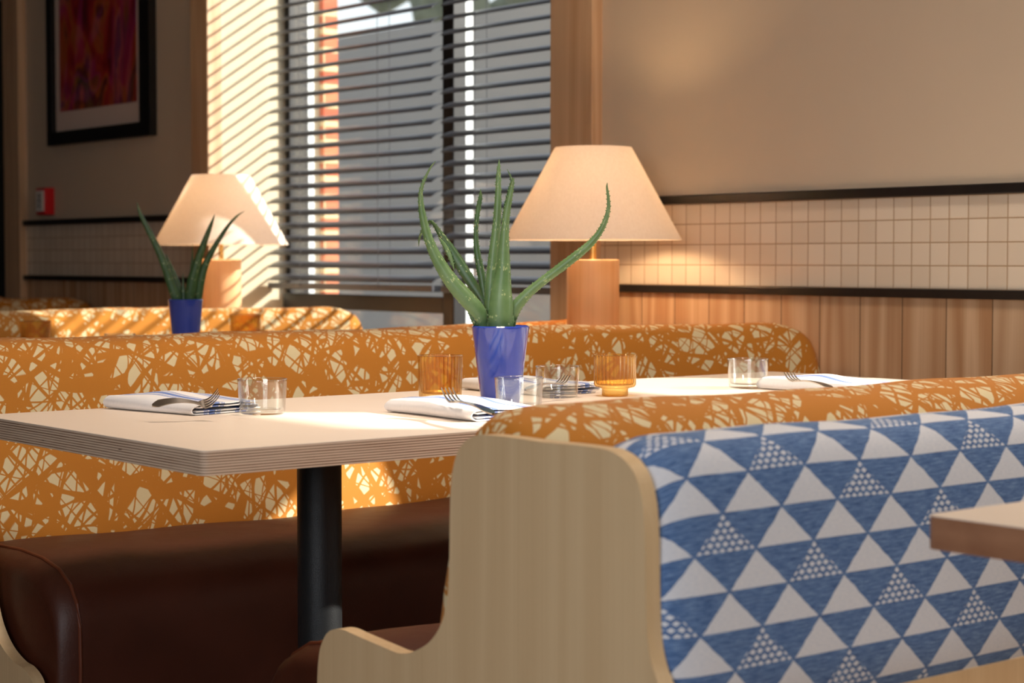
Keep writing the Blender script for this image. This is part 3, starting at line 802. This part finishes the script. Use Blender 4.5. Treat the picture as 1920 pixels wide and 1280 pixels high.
# ---------------------------------------------------------------- napkins and forks
def napkin(x0, y0, w, l, label, puff=.012, ang=0., seed=0):
    """folded cloth: one strip folded in three, its rolled folds on the x0 side; layers show at the y0 end"""
    z = .7512
    def seg_(a, b, za, zb, n): return [(a + (b - a) * i / n, za + (zb - za) * i / n) for i in range(n)]
    def arc_(x, za, zb, sg, r, n=8): return [(x + sg * r * math.sin(a), (za + zb) / 2 - (zb - za) / 2 * math.cos(a)) for a in (PI * i / n for i in range(n))]
    outer = seg_(w * .96, .011, .0022, .0022, 12) + arc_(.011, .0022, .0228, -1, .0105, 10) + seg_(.011, w * .98, .0228, .0222, 16) + [(w * .98, .0222)]
    inner = seg_(.012, w - .007, .0075, .0075, 12) + arc_(w - .007, .0075, .0165, 1, .0065) + seg_(w - .007, .012, .0165, .0165, 12) + [(.012, .0165)]
    T = .0013
    profs = []
    for cl in (outer, inner):
        up, dn = [], []
        for i, (x, zz) in enumerate(cl):
            a, b = cl[max(0, i - 1)], cl[min(len(cl) - 1, i + 1)]
            d = Vector((b[0] - a[0], b[1] - a[1])).normalized(); nn = Vector((-d.y, d.x)) * T
            up.append((x + nn.x, zz + nn.y)); dn.append((x - nn.x, zz - nn.y))
        profs.append(up + dn[::-1])
    ca, sa = math.cos(ang), math.sin(ang)
    bm = bmesh.new(); uvl = bm.loops.layers.uv.new('UVMap')
    for prof in profs:
        st = []
        for j in range(25):
            v = j / 24; row = []
            for i, (x, zz) in enumerate(prof):
                k = zz / .022
                nz = noise.noise(Vector((x * 24 + seed, v * 4, k * .3)))
                skew = .006 * math.sin(v * 2.4 + seed) * k
                h = zz * (.85 + .15 * v) + k * puff * math.exp(-((v - .60) / .24) ** 2) * math.exp(-((x - w * .5) / (w * .36)) ** 2) + nz * .0022 * k
                h = max(.0002, h)
                lx, ly = x + skew + .003 * math.sin(v * 5 + seed), v * l + .004 * math.sin(k * 4 + x * 14)
                row.append(Vector((x0 + lx * ca - ly * sa, y0 + lx * sa + ly * ca, z - .001 + h)))
            st.append(row)
        vv = [[bm.verts.new(p) for p in r] for r in st]; n = len(prof)
        def U(i): return prof[i % n][0]
        for j in range(24):
            for i in range(n):
                i2 = (i + 1) % n
                f = bm.faces.new((vv[j][i], vv[j][i2], vv[j + 1][i2], vv[j + 1][i]))
                for lp, uv in zip(f.loops, ((U(i), j / 24 * l), (U(i2), j / 24 * l), (U(i2), (j + 1) / 24 * l), (U(i), (j + 1) / 24 * l))): lp[uvl].uv = uv
        m_ = n // 2
        for e in (0, 24):
            for i in range(m_ - 1):
                f = bm.faces.new((vv[e][i], vv[e][i + 1], vv[e][n - 2 - i], vv[e][n - 1 - i]))
                for lp, q in zip(f.loops, (i, i + 1, n - 2 - i, n - 1 - i)): lp[uvl].uv = (U(q), e / 24 * l)
    o = obj('napkin', bm, M['napkin'], smooth=True, angle=60)
    return tag(o, label, 'napkin', 'folded striped napkins')
napkin(1.575, 2.825, .145, .245, 'folded white napkin with blue stripes at the left end of the table', puff=.010, ang=.16, seed=1)
napkin(1.885, 2.425, .155, .26, 'folded napkin in front of the left amber glass, partly behind the orange bench', puff=.010, seed=4.3)
napkin(2.335, 2.80, .155, .25, 'folded striped napkin behind the blue pot and tumblers', puff=.008, seed=2.2)
napkin(2.83, 2.42, .155, .26, 'folded striped napkin farthest right, beside the last tumbler', puff=.010, seed=6.1)

def fork(a, b, label, lift_tip=.014, arch=.006, roll=0.):
    """a = end of the handle, b = tips of the tines"""
    a, b = Vector(a), Vector(b); L = (b - a).length; d = (b - a).normalized()
    s = d.cross(Vector((0, 0, 1))).normalized(); u = s.cross(d)
    s, u = s * math.cos(roll) + u * math.sin(roll), u * math.cos(roll) - s * math.sin(roll)
    t = thing('fork', label, 'fork', tuple(a), 'forks resting on napkins')
    def prof(q):   # height along the fork
        return arch * math.sin(min(1, q / .72) * PI) ** 1.0 + (0 if q < .72 else -.004 * math.sin((q - .72) / .28 * PI) + lift_tip * ((q - .72) / .28) ** 2)
    def wid(q):
        if q < .1: return .0095 * math.sqrt(max(.05, q / .1)) + .0
        if q < .62: return .0095 - .0065 * (q - .1) / .52
        if q < .70: return .0030
        if q < .80: return .0030 + .0090 * math.sin((q - .70) / .10 * PI / 2)
        return .012
    def strip(bm, q0, q1, off, w, n, th=.0013):
        rows = []
        for i in range(n + 1):
            q = q0 + (q1 - q0) * i / n; c = a + d * (L * q) + u * prof(q) + s * off
            ww = w(q) if callable(w) else w
            rows.append([bm.verts.new(c + s * ww + u * th), bm.verts.new(c - s * ww + u * th), bm.verts.new(c - s * ww * .9 - u * th), bm.verts.new(c + s * ww * .9 - u * th)])
        for r0, r1 in zip(rows, rows[1:]):
            for k_ in range(4): bm.faces.new((r0[k_], r0[(k_ + 1) % 4], r1[(k_ + 1) % 4], r1[k_]))
        bm.faces.new(rows[0]); bm.faces.new(rows[-1])
    bm = bmesh.new(); strip(bm, 0, .80, 0, wid, 40)
    obj('handle', bm, M['steel'], t, smooth=True)
    for k_ in range(4):
        off = (k_ - 1.5) * .0066
        bm = bmesh.new(); strip(bm, .785, 1.0, off, lambda q: .0019 - .0011 * max(0, (q - .8) / .2), 10)
        obj('tine', bm, M['steel'], t, smooth=True)
    return t
FR = -.55
def pz(px, py, z): v = at_z(px, py, z); return (v.x, v.y, v.z)
fork(pz(285, 760, .7775), pz(409, 755, .7795), 'steel fork lying on the left napkin, tines toward the lone tumbler', .022, .008, FR)
fork(pz(925, 776, .776), pz(838, 745, .7850), 'dark fork on the napkin before the blue pot, tines pointing up left', .016, .004)
fork(pz(985, 731, .776), pz(1062, 714, .786), 'fork on the rear napkin, seen through the clear tumbler', .010, .004)
fork(pz(1560, 728, .776), pz(1478, 708, .786), 'fork on the right napkin, tines just over the orange bench back', .010, .004)

# ---------------------------------------------------------------- things on the wall
t = thing('framed_picture', 'large abstract red and orange painting in a black frame on the left wall', 'picture', (W - .004, 7.41, 1.53))
y0, y1, z0, z1, fx = 6.925, 7.90, 1.532, 2.75, W - .004
bm = boxes((fx - .035, fx, y0, y0 + .09, z0, z1), (fx - .035, fx, y1 - .05, y1, z0, z1), (fx - .035, fx, y0 + .09, y1 - .05, z0, z0 + .06), (fx - .035, fx, y0 + .09, y1 - .05, z1 - .06, z1))
obj('frame', bm, M['black_frame'], t)
obj('mat_board', boxes((fx - .012, fx - .002, y0 + .085, y1 - .045, z0 + .055, z1 - .055)), M['mat_board'], t)
obj('painting', boxes((fx - .016, fx - .0125, y0 + .15, y1 - .10, z0 + .15, z1 - .13)), M['art'], t)

fa = at_x(99, 376, W - .004)
t = thing('fire_alarm_pull', 'small red fire alarm pull box at the left end of the black rail', 'fire alarm', (W - .004, fa.y, fa.z))
obj('housing', boxes((W - .052, W - .004, fa.y - .02, fa.y + .075, fa.z - .065, fa.z + .058)), M['red'], t, bevel=.004)
obj('pull_plate', boxes((W - .056, W - .052, fa.y - .008, fa.y + .063, fa.z - .05, fa.z + .045)), M['white'], t)
cu = bpy.data.curves.new('lettering', 'FONT'); cu.body = 'FIRE'; cu.size = .036; cu.extrude = .0005; cu.align_x = 'CENTER'; cu.align_y = 'CENTER'
tmp = bpy.data.objects.new('lettering_curve', cu); me = bpy.data.meshes.new_from_object(tmp); bpy.data.objects.remove(tmp)
me.materials.clear(); me.materials.append(M['ink'])
tx = bpy.data.objects.new('lettering', me); col.objects.link(tx)
tx.parent = t; tx.rotation_euler = (PI / 2, -PI / 2, -PI / 2); tx.location = (-.0535, .0275, 0)
